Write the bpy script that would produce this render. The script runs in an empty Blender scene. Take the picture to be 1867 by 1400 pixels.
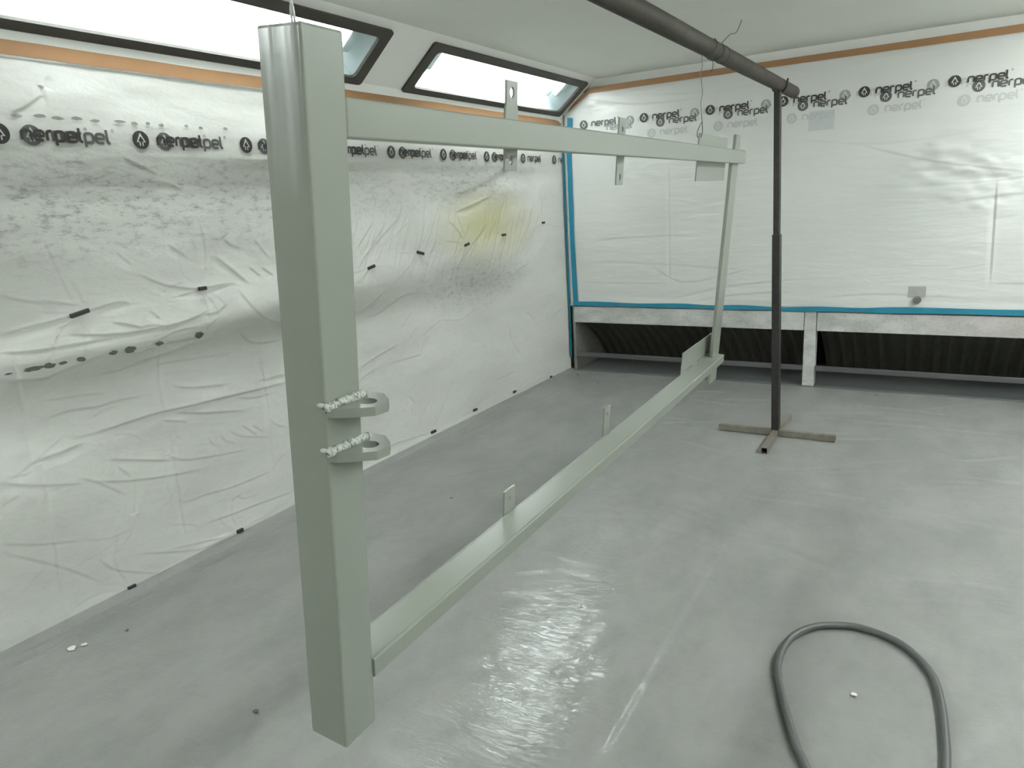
import bpy, bmesh, math, random
import numpy as np
from mathutils import Matrix, Vector, Euler
random.seed(4); rng = np.random.default_rng(7)
S = bpy.context.scene
COL = S.collection
# ------------------------------------------------------------------ camera
cam = bpy.data.objects.new('camera', bpy.data.cameras.new('camera')); COL.objects.link(cam)
RR = [[0.8593977113, 0.5081239123, -0.0569707246], [-0.0770679040, 0.2388765599, 0.9679868425], [-0.5054662322, 0.8274950627, -0.2444500138]]
cam.matrix_world = Matrix([[RR[0][i], RR[1][i], -RR[2][i], (0, 0, 1.5)[i]] for i in range(3)] + [[0, 0, 0, 1]])
cam.data.sensor_width = 36.0; cam.data.lens = 36.0 * 1296.34 / 1867.0
cam.data.clip_start = 0.02; cam.data.clip_end = 60
S.camera = cam
# ------------------------------------------------------------------ world, exposure
w = bpy.data.worlds.new('world'); S.world = w; w.use_nodes = True
w.node_tree.nodes['Background'].inputs[0].default_value = (0.0, 0.0, 0.0, 1)
w.node_tree.nodes['Background'].inputs[1].default_value = 0.0
S.view_settings.view_transform = 'Standard'; S.view_settings.look = 'None'
S.view_settings.gamma = 1; S.view_settings.use_curve_mapping = False
S.view_settings.exposure = 0.0
TUBE = 23.0          # strength of every fluorescent tube
TUBE_R = 112.0
# ------------------------------------------------------------------ constants (metres)
XL, XR, YB, YF, ZC = -2.859, 1.45, 5.754, -2.4, 2.46
SX = 0.316; ZS = 2.2                     # slanted light cove: from (XL, ZS) to (XL+SX, ZC)
TUBE_B = 62.0
TUBE_M = 76.0
# ------------------------------------------------------------------ helpers
def mesh_obj(name, me, mats, parent=None):
    o = bpy.data.objects.new(name, me); COL.objects.link(o)
    for m in (mats if isinstance(mats, (list, tuple)) else [mats]): me.materials.append(m)
    if parent is not None: o.parent = parent
    return o
def bm_obj(name, bm, mats, parent=None, smooth=False):
    me = bpy.data.meshes.new(name); bmesh.ops.recalc_face_normals(bm, faces=bm.faces)
    bm.to_mesh(me); bm.free()
    if smooth:
        for p in me.polygons: p.use_smooth = True
    return mesh_obj(name, me, mats, parent)
def tag(o, label=None, cat=None, group=None, kind=None):
    if label: o['label'] = label
    if cat: o['category'] = cat
    if group: o['group'] = group
    if kind: o['kind'] = kind
    return o
def empty(name, loc, label, cat, group=None):
    o = bpy.data.objects.new(name, None); COL.objects.link(o); o.location = loc; o.empty_display_size = .1
    return tag(o, label, cat, group)
def box(bm, x0, x1, y0, y1, z0, z1, bev=0, mi=0, M=None):
    vs = [bm.verts.new((x, y, z)) for x in (x0, x1) for y in (y0, y1) for z in (z0, z1)]
    fs = []
    for q in ((0,1,3,2),(4,6,7,5),(0,4,5,1),(2,3,7,6),(0,2,6,4),(1,5,7,3)):
        f = bm.faces.new([vs[i] for i in q]); f.material_index = mi; fs.append(f)
    if bev:
        es = list({e for f in fs for e in f.edges})
        r = bmesh.ops.bevel(bm, geom=es, offset=bev, segments=3, affect='EDGES', profile=.5)
        vs = [v for v in r['verts']] + [v for v in vs if v.is_valid]
        vs = list(set(vs))
    if M is not None:
        for v in vs: v.co = M @ v.co
    return vs
def tube_pts(bm, pts, r, n=10, closed_ends=True, radii=None):
    pts = [Vector(p) for p in pts]; rings = []
    t0 = (pts[1] - pts[0]).normalized()
    up = Vector((0, 0, 1)) if abs(t0.z) < .9 else Vector((1, 0, 0))
    nrm = t0.cross(up).normalized()
    for i, p in enumerate(pts):
        t = (pts[min(i+1, len(pts)-1)] - pts[max(i-1, 0)]).normalized()
        nrm = (nrm - t * nrm.dot(t)).normalized(); b = t.cross(nrm)
        rr = radii[i] if radii else r
        rings.append([bm.verts.new(p + (nrm*math.cos(a) + b*math.sin(a))*rr) for a in [2*math.pi*k/n for k in range(n)]])
    for a, b in zip(rings, rings[1:]):
        for k in range(n): bm.faces.new((a[k], a[(k+1)%n], b[(k+1)%n], b[k]))
    if closed_ends: bm.faces.new(rings[0][::-1]); bm.faces.new(rings[-1])
def smooth_path(P, k=8):
    P = [Vector(p) for p in P]; out = []
    for i in range(len(P)-1):
        p0, p1, p2, p3 = P[max(i-1,0)], P[i], P[i+1], P[min(i+2,len(P)-1)]
        for j in range(k):
            t = j/k; out.append(.5*((2*p1)+(p2-p0)*t+(2*p0-5*p1+4*p2-p3)*t*t+(3*p1-p0-3*p2+p3)*t**3))
    out.append(P[-1]); return out
def prism(bm, outline, z0, z1, hole=None, mi=0):
    """extrude a 2D outline (list of (x,y)); optional hole with the same number of points, bridged"""
    if hole is None:
        a = [bm.verts.new((x, y, z0)) for x, y in outline]; b = [bm.verts.new((x, y, z1)) for x, y in outline]
        bm.faces.new(a[::-1]).material_index = mi; bm.faces.new(b).material_index = mi; n = len(a)
        for k in range(n): bm.faces.new((a[k], a[(k+1)%n], b[(k+1)%n], b[k])).material_index = mi
        return a + b
    n = len(outline); L = []
    for z in (z0, z1):
        L.append([bm.verts.new((x, y, z)) for x, y in outline]); L.append([bm.verts.new((x, y, z)) for x, y in hole])
    o0, h0, o1, h1 = L
    for k in range(n):
        j = (k+1) % n
        for q in ((o0[k], h0[k], h0[j], o0[j]), (o1[k], o1[j], h1[j], h1[k]), (o0[k], o0[j], o1[j], o1[k]), (h0[k], h1[k], h1[j], h0[j])):
            bm.faces.new(q).material_index = mi
    return [v for l in L for v in l]
def ray_outline(poly, c, n=48):
    """sample a polygon outline by n rays from c, keeping a matching circle index"""
    out = []
    for k in range(n):
        a = 2*math.pi*k/n; d = (math.cos(a), math.sin(a)); best = None
        for i in range(len(poly)):
            (x1, y1), (x2, y2) = poly[i], poly[(i+1) % len(poly)]
            ex, ey = x2-x1, y2-y1; den = d[0]*ey - d[1]*ex
            if abs(den) < 1e-12: continue
            t = ((x1-c[0])*ey - (y1-c[1])*ex)/den; s = ((x1-c[0])*d[1] - (y1-c[1])*d[0])/den
            if t > 0 and -1e-6 <= s <= 1+1e-6 and (best is None or t < best): best = t
        out.append((c[0]+d[0]*best, c[1]+d[1]*best))
    return out

# ------------------------------------------------------------------ materials
class NT:
    def __init__(s, name):
        s.m = bpy.data.materials.new(name); s.m.use_nodes = True; s.t = s.m.node_tree; s.n = s.t.nodes
        s.b = s.n['Principled BSDF']; s.out = s.n['Material Output']
    def add(s, typ, **kw):
        nd = s.n.new(typ)
        for k, v in kw.items():
            if k in nd.inputs: nd.inputs[k].default_value = v
            else: setattr(nd, k, v)
        return nd
    def link(s, a, b): s.t.links.new(a, b)
    def co(s, scale=(1,1,1), rot=(0,0,0), loc=(0,0,0)):
        c = s.add('ShaderNodeTexCoord'); m = s.add('ShaderNodeMapping'); s.link(c.outputs['Object'], m.inputs[0])
        m.inputs['Scale'].default_value = scale; m.inputs['Rotation'].default_value = rot; m.inputs['Location'].default_value = loc
        return m.outputs[0]
    def noise(s, scale, detail=3, vec=None, rough=.55, dist=0):
        nd = s.add('ShaderNodeTexNoise'); nd.inputs['Scale'].default_value = scale; nd.inputs['Detail'].default_value = detail
        nd.inputs['Roughness'].default_value = rough; nd.inputs['Distortion'].default_value = dist
        s.link(vec if vec is not None else s.co(), nd.inputs['Vector']); return nd.outputs['Fac']
    def ramp(s, fac, stops):
        r = s.add('ShaderNodeValToRGB'); e = r.color_ramp.elements
        while len(e) < len(stops): e.new(.5)
        for el, (p, c) in zip(e, stops): el.position = p; el.color = (c if len(c) == 4 else (*c, 1)) if hasattr(c, '__len__') else (c, c, c, 1)
        s.link(fac, r.inputs[0]); return r.outputs[0]
    def mix(s, f, a, b, mode='MIX'):
        m = s.add('ShaderNodeMix', data_type='RGBA', blend_type=mode)
        for k, v in ((0, f), (6, a), (7, b)):
            if isinstance(v, (int, float)): m.inputs[k].default_value = v
            elif isinstance(v, tuple): m.inputs[k].default_value = (*v, 1) if len(v) == 3 else v
            else: s.link(v, m.inputs[k])
        return m.outputs[2]
    def math(s, op, a, b=0.0, c=None, clamp=False):
        m = s.add('ShaderNodeMath', operation=op); m.use_clamp = clamp
        for k, v in enumerate((a, b) if c is None else (a, b, c)):
            if isinstance(v, (int, float)): m.inputs[k].default_value = v
            else: s.link(v, m.inputs[k])
        return m.outputs[0]
    def bump(s, h, strength=.3, dist=.01, prev=None):
        b = s.add('ShaderNodeBump'); b.inputs['Strength'].default_value = strength; b.inputs['Distance'].default_value = dist
        s.link(h, b.inputs['Height'])
        if prev is not None: s.link(prev, b.inputs['Normal'])
        return b.outputs[0]
    def set(s, color=None, rough=None, metal=None, spec=None, normal=None, coat=None):
        for k, v in (('Base Color', color), ('Roughness', rough), ('Metallic', metal), ('Specular IOR Level', spec), ('Normal', normal), ('Coat Weight', coat)):
            if v is None: continue
            if isinstance(v, tuple): s.b.inputs[k].default_value = (*v, 1)
            elif isinstance(v, (int, float)): s.b.inputs[k].default_value = v
            else: s.link(v, s.b.inputs[k])
        return s.m
    def blob(s, y, z, ry, rz, rx=None, x=0):
        """soft elliptical patch in object coordinates around (y,z)"""
        c = s.add('ShaderNodeTexCoord'); v = s.add('ShaderNodeVectorMath', operation='SUBTRACT'); s.link(c.outputs['Object'], v.inputs[0]); v.inputs[1].default_value = (x, y, z)
        m = s.add('ShaderNodeVectorMath', operation='MULTIPLY'); s.link(v.outputs[0], m.inputs[0]); m.inputs[1].default_value = (0 if rx is None else 1/rx, 1/ry if ry else 0, 1/rz if rz else 0)
        l = s.add('ShaderNodeVectorMath', operation='LENGTH'); s.link(m.outputs[0], l.inputs[0]); return l.outputs['Value']

def m_plain(name, col, rough=.6, metal=0, nscale=8, var=.08, bump=0, bscale=60, spec=.5):
    t = NT(name); f = t.noise(nscale, 4)
    c0 = tuple(max(0, c*(1-var)) for c in col); c1 = tuple(min(1, c*(1+var)) for c in col)
    kw = {}
    if bump: kw['normal'] = t.bump(t.noise(bscale, 4), bump, .004)
    return t.set(color=t.mix(f, c0, c1), rough=rough, metal=metal, spec=spec, **kw)

M_WHITE = m_plain('white_booth_panel', (.86, .86, .82), .45, nscale=3, var=.05)
M_CEIL = m_plain('ceiling_filter_mat', (.82, .825, .78), .95, nscale=2, var=.05, bump=.25, bscale=220, spec=.1)
M_FIXFRAME = m_plain('light_frame_paint', (.055, .050, .041), .6, nscale=12, var=.15)
M_REFL = NT('light_reflector').set(color=(.66, .74, .76), rough=.4, metal=.15)
M_BACKPLAT = m_plain('concrete_wall', (.42, .43, .40), .8, nscale=5, var=.1)
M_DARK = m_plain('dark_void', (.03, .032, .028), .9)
def m_tube(name, s):
    t = NT(name); t.b.inputs['Base Color'].default_value = (1, 1, 1, 1)
    t.b.inputs['Emission Color'].default_value = (.98, .985, .985, 1); t.b.inputs['Emission Strength'].default_value = s; return t.m
M_TUBE = m_tube('fluorescent_tube', TUBE); M_TUBE_R = m_tube('fluorescent_tube_far_side', TUBE_R); M_TUBE_M = m_tube('fluorescent_tube_middle', TUBE_M); M_TUBE_B = m_tube('fluorescent_tube_rear', TUBE_B)
def m_glass():
    t = NT('light_glass'); tr = t.add('ShaderNodeBsdfTransparent'); gl = t.add('ShaderNodeBsdfGlossy'); gl.inputs['Roughness'].default_value = .05
    tr.inputs[0].default_value = (.95, .97, .96, 1)
    mx = t.add('ShaderNodeMixShader'); mx.inputs[0].default_value = .05
    t.link(tr.outputs[0], mx.inputs[1]); t.link(gl.outputs[0], mx.inputs[2]); t.link(mx.outputs[0], t.out.inputs[0]); return t.m
M_GLASS = m_glass()

def m_film_left():
    t = NT('dusty_white_film')
    v1 = t.co((1, .35, 1.6))
    cloud = t.noise(2.2, 4, v1, .6)
    base = t.mix(t.ramp(cloud, [(.35, 0), (.65, 1)]), (.63, .635, .60), (.71, .715, .68))
    # overspray dust, densest in the band under the printed lettering
    sp = t.ramp(t.noise(34, 6, t.co((1, .5, 1.3)), .75), [(.50, 0), (.66, 1)])
    band = t.ramp(t.blob(1.2, 1.60, 3.0, .26), [(.35, 1), (1.0, 0)])
    band2 = t.ramp(t.blob(4.3, 1.66, .9, .22), [(.2, 1), (1.0, 0)])
    b3 = t.ramp(t.blob(4.25, .98, .8, .22), [(.1, 1), (1.0, 0)])
    bb = t.math('MAXIMUM', t.math('MAXIMUM', band, band2), t.math('MULTIPLY', b3, .9))
    base = t.mix(t.math('MULTIPLY', bb, .45), base, (.27, .28, .25))
    base = t.mix(t.math('MULTIPLY', t.math('MULTIPLY', sp, t.math('ADD', bb, .12)), .55), base, (.13, .135, .12))
    # yellow paint mist
    y1 = t.ramp(t.blob(4.50, 1.36, .80, .30), [(.15, 1), (1.0, 0)]); yn = t.ramp(t.noise(4, 3), [(.3, .55), (.6, 1)])
    base = t.mix(t.math('MULTIPLY', t.math('MULTIPLY', y1, yn), .80), base, (.56, .54, .26))
    low = t.ramp(t.blob(2.2, .72, 1.6, .22), [(.2, 1), (1.0, 0)])  # low grey band: shade of the film's billows put into the colour
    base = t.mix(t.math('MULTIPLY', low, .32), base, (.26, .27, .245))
    n = t.bump(t.noise(9, 5, t.co((1, .6, 1.6), (.5, 0, 0)), .6, .6), .13, .03)
    n = t.bump(t.noise(70, 3), .10, .004, n)
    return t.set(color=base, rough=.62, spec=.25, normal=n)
def m_film_back():
    t = NT('clear_white_film')
    cloud = t.noise(1.6, 4, t.co((1, 1, 1.5)), .6)
    base = t.mix(cloud, (.58, .59, .56), (.655, .66, .64))
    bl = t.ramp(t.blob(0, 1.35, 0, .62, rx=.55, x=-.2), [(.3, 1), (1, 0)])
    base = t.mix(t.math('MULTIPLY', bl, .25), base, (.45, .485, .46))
    n = t.bump(t.noise(7, 5, t.co((.55, 1, 2.4), (0, .15, 0)), .6, 1.0), .12, .03)
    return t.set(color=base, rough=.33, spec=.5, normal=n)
def m_film_floor():
    t = NT('grey_floor_film')
    c1 = t.noise(1.3, 5, t.co((1, 1, 1)), .65); c2 = t.noise(5.5, 5, t.co((1, .5, 1), (0, 0, .6)), .65)
    base = t.mix(t.ramp(c1, [(.3, 0), (.7, 1)]), (.218, .220, .208), (.272, .274, .259))
    base = t.mix(t.math('MULTIPLY', t.ramp(c2, [(.42, 0), (.68, 1)]), .55), base, (.165, .170, .161))
    patch = t.math('POWER', 2.718, t.math('MULTIPLY', t.math('POWER', t.blob(1.85, 0, .60, 0, rx=.42, x=-1.02), 2.0), -1.0))
    pn = t.math('MULTIPLY', patch, t.ramp(t.noise(6, 3), [(.3, .3), (.6, 1)]))
    rough = t.math('SUBTRACT', .42, t.math('MULTIPLY', patch, .0))
    n1 = t.noise(16, 5, t.co((1, 3.0, 1), (0, 0, -.55)), .65, 1.2)
    n = t.bump(n1, .20, .03)
    n2 = t.math('MULTIPLY', t.math('SUBTRACT', t.noise(22, 4, t.co((.8, 2.4, 1), (0, 0, -.5)), .6, 2.0), .5), patch)
    n = t.bump(n2, .32, .010, n)
    t.b.inputs['Coat Roughness'].default_value = .10
    cn = t.bump(t.noise(15, 3, t.co((.7, 2.6, 1), (0, 0, -.5)), .6, 1.5), .20, .012)
    t.link(cn, t.b.inputs['Coat Normal'])
    return t.set(color=base, rough=.40, spec=.40, normal=n, coat=t.math('ADD', t.math('MULTIPLY', patch, .95), .05))
M_FL = m_film_left(); M_FB = m_film_back(); M_FF = m_film_floor()
M_TAPE_BROWN = m_plain('brown_tape', (.31, .165, .072), .5, nscale=6, var=.12)
M_TAPE_BLUE = m_plain('blue_tape', (.012, .19, .29), .5, nscale=9, var=.2)
M_TAPE_BLUE_D = m_plain('blue_tape_painted_shade', (.012, .18, .25), .5, nscale=9, var=.2)  # copy of the blue tape with shade put into its colour
M_INK = m_plain('black_print', (.035, .032, .03), .5)
M_INK2 = m_plain('grey_print', (.10, .10, .095), .5)
M_INK3 = m_plain('faded_print', (.30, .31, .30), .5)
M_INK4 = m_plain('ghost_print', (.47, .48, .47), .5)
M_INKBG = m_plain('print_gap', (.58, .60, .56), .5)
def m_gate():
    t = NT('pale_green_grey_paint')
    base = t.mix(t.noise(2.5, 3), (.225, .243, .208), (.245, .262, .226))
    n = t.bump(t.noise(180, 3), .05, .002)
    return t.set(color=base, rough=.23, spec=.55, normal=n)
M_GATE = m_gate()
def m_post():
    t = NT('post_paint_with_pale_streaks')
    # pale streaks running down from the top end of the post
    st = t.noise(26, 2, t.co((1, 1, .05)), .5)
    c = t.add('ShaderNodeTexCoord'); sx = t.add('ShaderNodeSeparateXYZ'); t.link(c.outputs['Object'], sx.inputs[0])
    top = t.ramp(sx.outputs[2], [(.0, 0), (1.0, 0)])
    mr = t.add('ShaderNodeMapRange'); t.link(sx.outputs[2], mr.inputs[0]); mr.inputs[1].default_value = 1.02; mr.inputs[2].default_value = 1.24
    fy = t.add('ShaderNodeMapRange'); t.link(sx.outputs[1], fy.inputs[0]); fy.inputs[1].default_value = .006; fy.inputs[2].default_value = .002
    k = t.math('MULTIPLY', t.math('MULTIPLY', t.ramp(st, [(.40, 0), (.62, 1)]), mr.outputs[0]), fy.outputs[0])
    base = t.mix(t.noise(2.5, 3), (.225, .243, .208), (.245, .262, .226))
    base = t.mix(t.math('MULTIPLY', k, .75), base, (.62, .64, .64))
    n = t.bump(t.math('MULTIPLY', t.math('MULTIPLY', st, mr.outputs[0]), fy.outputs[0]), .25, .02)
    return t.set(color=base, rough=.23, spec=.55, normal=t.bump(t.noise(180, 3), .05, .002, n))
M_POST = m_post()
M_WELD = m_plain('weld_paint', (.50, .53, .48), .16, nscale=60, var=.2, bump=.5, bscale=160)
def m_steel(name, a, b, rough=.45):
    t = NT(name); f = t.noise(14, 6, t.co((1, .25, 1)), .7); g2 = t.noise(60, 4)
    c = t.mix(t.ramp(f, [(.35, 0), (.7, 1)]), a, b)
    return t.set(color=c, rough=t.math('ADD', t.math('MULTIPLY', g2, .3), rough-.1), metal=.55, normal=t.bump(g2, .12, .003))
M_PIPE = m_steel('weathered_pipe_steel', (.045, .041, .033), (.078, .070, .056), .6)
M_STAND = m_steel('dark_stand_steel', (.03, .03, .03), (.05, .048, .044), .45)
M_BASE = m_steel('brownish_stand_steel', (.20, .185, .155), (.30, .275, .235), .45)
M_WIRE = m_plain('wire_steel', (.09, .09, .085), .4, .7)
M_WIRE_L = m_plain('pale_wire', (.50, .50, .50), .4, .3)
M_HOSE = m_plain('grey_rubber_hose', (.085, .088, .085), .42, nscale=20, var=.12)
M_CLIP = m_plain('black_clip', (.03, .03, .03), .5)
def m_lintel():
    t = NT('worn_grey_lintel')
    a = t.ramp(t.noise(5, 6, t.co((1, 1, 2)), .7), [(.35, 0), (.7, 1)]); sp = t.ramp(t.noise(60, 4, None, .7), [(.56, 0), (.66, 1)])
    base = t.mix(a, (.36, .37, .345), (.60, .605, .58))
    rx = t.add('ShaderNodeTexCoord'); s = t.add('ShaderNodeSeparateXYZ'); t.link(rx.outputs['Object'], s.inputs[0])
    mr = t.add('ShaderNodeMapRange'); t.link(s.outputs[0], mr.inputs[0]); mr.inputs[1].default_value = -.4; mr.inputs[2].default_value = .9
    base = t.mix(t.math('MULTIPLY', mr.outputs[0], .5), base, (.47, .37, .36))
    base = t.mix(t.math('MULTIPLY', sp, .6), base, (.17, .17, .155))
    return t.set(color=base, rough=.6, normal=t.bump(t.noise(40, 5), .3, .004))
M_LINTEL = m_lintel()
M_BAR = m_plain('grey_duct_bar', (.085, .085, .087), .5, nscale=15)
M_CHEEK = m_plain('rough_brown_grey_sheet', (.20, .195, .175), .8, nscale=30, var=.35)
M_FILTER = m_plain('dark_pleated_filter', (.075, .075, .058), .9, nscale=10, var=.2)
M_SCRAP = m_plain('pale_scrap', (.62, .62, .58), .6)
M_SCRAPD = m_plain('dark_scrap', (.10, .095, .08), .6)

# ------------------------------------------------------------------ room shell
def shell(name, x0, x1, y0, y1, z0, z1, mat):
    bm = bmesh.new(); box(bm, x0, x1, y0, y1, z0, z1); o = bm_obj(name, bm, mat); tag(o, kind='structure'); return o
shell('floor', XL-.2, XR+.2, YF-.2, YB+1.0, -.12, -.012, M_BACKPLAT)
shell('wall_left', XL-.17, XL-.07, YF-.2, YB+1.0, -.012, ZC+.1, M_WHITE)
shell('wall_right', XR, XR+.1, YF-.2, YB+1.0, -.012, ZC+.1, M_WHITE)
shell('wall_front', XL-.17, XR+.1, YF-.1, YF, -.012, ZC+.1, M_WHITE)
shell('ceiling', XL+SX-.02, XR-SX+.02, YF-.1, YB+.1, ZC, ZC+.08, M_CEIL)
shell('wall_back', XL-.17, XR+.1, YB+.03, YB+.13, .58, ZC+.1, M_WHITE)
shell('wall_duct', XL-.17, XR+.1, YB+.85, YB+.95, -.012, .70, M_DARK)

# slanted cove carrying the lights, left and right; s runs up the slope, fixtures sit in cut-outs
SL = math.hypot(SX, ZC-ZS); tx, tz = SX/SL, (ZC-ZS)/SL
def slope_pt(side, s, y, d=0.0):
    """point on the cove; d>0 goes out into the room"""
    x = XL + s*tx + d*tz; z = ZS + s*tz - d*tx
    return (x if side < 0 else (XR - (x - XL)), y, z)
FS0, FS1 = -.002, .358
FIX_L = [(1.15, 3.24), (3.60, 5.69), (-1.40, .74)]
FIX_R = [(-1.0, 1.09), (1.35, 3.44), (3.60, 5.69)]
def cove(name, side, fixtures):
    bm = bmesh.new()
    def quad(s0, s1, y0, y1):
        a = [bm.verts.new(slope_pt(side, s, y, d)) for d in (0, -.006) for s, y in ((s0, y0), (s1, y0), (s1, y1), (s0, y1))]
        for q in ((0,1,2,3),(7,6,5,4),(0,4,5,1),(1,5,6,2),(2,6,7,3),(3,7,4,0)): bm.faces.new([a[i] for i in q])
    m = .02
    ys = YF
    for y0, y1 in sorted(fixtures):
        quad(0, SL, ys, y0+m); quad(0, FS0+m, y0+m, y1-m); quad(FS1-m, SL, y0+m, y1-m); ys = y1-m
    quad(0, SL, ys, YB+.03)
    # vertical return from the cove down to the wall face
    return tag(bm_obj(name, bm, M_WHITE), kind='structure')
cove('trim_left', -1, FIX_L); cove('trim_right', 1, FIX_R)
shell('trim_1', XL-.07, XL+.004, YF, YB+.03, 2.10, ZS+.004, M_WHITE)

def rrect(s0, s1, y0, y1, r, n=4):
    out = []
    for cs, cy, a0 in ((s1-r, y1-r, 0), (s0+r, y1-r, 90), (s0+r, y0+r, 180), (s1-r, y0+r, 270)):
        for k in range(n+1):
            a = math.radians(a0+90*k/n); out.append((cs+r*math.cos(a), cy+r*math.sin(a)))
    return out
def fixture(side, y0, y1, label, tube_mat):
    root = empty('strip_light', slope_pt(side, .18, (y0+y1)/2, 0), label, 'light', 'strip lights in the slanted cove'); base = Vector(root.location)
    def conv(bm):
        for v in bm.verts: v.co = Vector(slope_pt(side, v.co.x, v.co.y, v.co.z)) - base
        return bm
    bm = bmesh.new(); prism(bm, rrect(FS0, FS1, y0, y1, .02), -.004, .014 if side < 0 else .006, hole=rrect(FS0+.042, FS1-.052, y0+.075, y1-.075, .028)); conv(bm)
    fr = bm_obj('frame', bm, M_FIXFRAME, root)
    bm = bmesh.new(); prism(bm, rrect(FS0+.036, FS1-.046, y0+.06, y1-.06, .02), -.010, -.006); conv(bm); bm_obj('glass_pane', bm, M_GLASS, root)
    # reflector tray: open box behind the glass with sloping ends
    bm = bmesh.new(); D = -.115; i0, i1, j0, j1 = FS0+.03, FS1-.03, y0+.055, y1-.055
    A = [bm.verts.new(p) for p in ((i0, j0, -.012), (i1, j0, -.012), (i1, j1, -.012), (i0, j1, -.012))]
    B = [bm.verts.new(p) for p in ((i0+.05, j0+.10, D), (i1-.05, j0+.10, D), (i1-.05, j1-.10, D), (i0+.05, j1-.10, D))]
    bm.faces.new(B)
    for k in range(4): bm.faces.new((A[k], A[(k+1)%4], B[(k+1)%4], B[k]))
    conv(bm); bm_obj('reflector', bm, M_REFL, root)
    for s in (.19, .24, .29):
        bm = bmesh.new(); tube_pts(bm, [(s, y0+.18, -.08), (s, y1-.18, -.08)], .017, 12); conv(bm)
        bm_obj('fluorescent_tube', bm, tube_mat, root, True)
    for yy in (y0+.18, y1-.18):
        bm = bmesh.new(); box(bm, .14, .31, yy-.03, yy+.03, -.10, -.045, .006); conv(bm); bm_obj('tube_holder', bm, M_REFL, root)
fixture(-1, *FIX_L[0], 'long dark-framed strip light in the slanted cove behind the top of the post', M_TUBE)
fixture(-1, *FIX_L[1], 'dark-framed strip light in the slanted cove nearest the back corner', M_TUBE)
fixture(-1, *FIX_L[2], 'strip light in the left cove beside the camera, out of view', M_TUBE_B)
for k in range(3): fixture(1, *FIX_R[k], 'strip light in the cove over the right-hand wall, out of view', (M_TUBE_B, M_TUBE_M, M_TUBE_R)[k])

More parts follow.
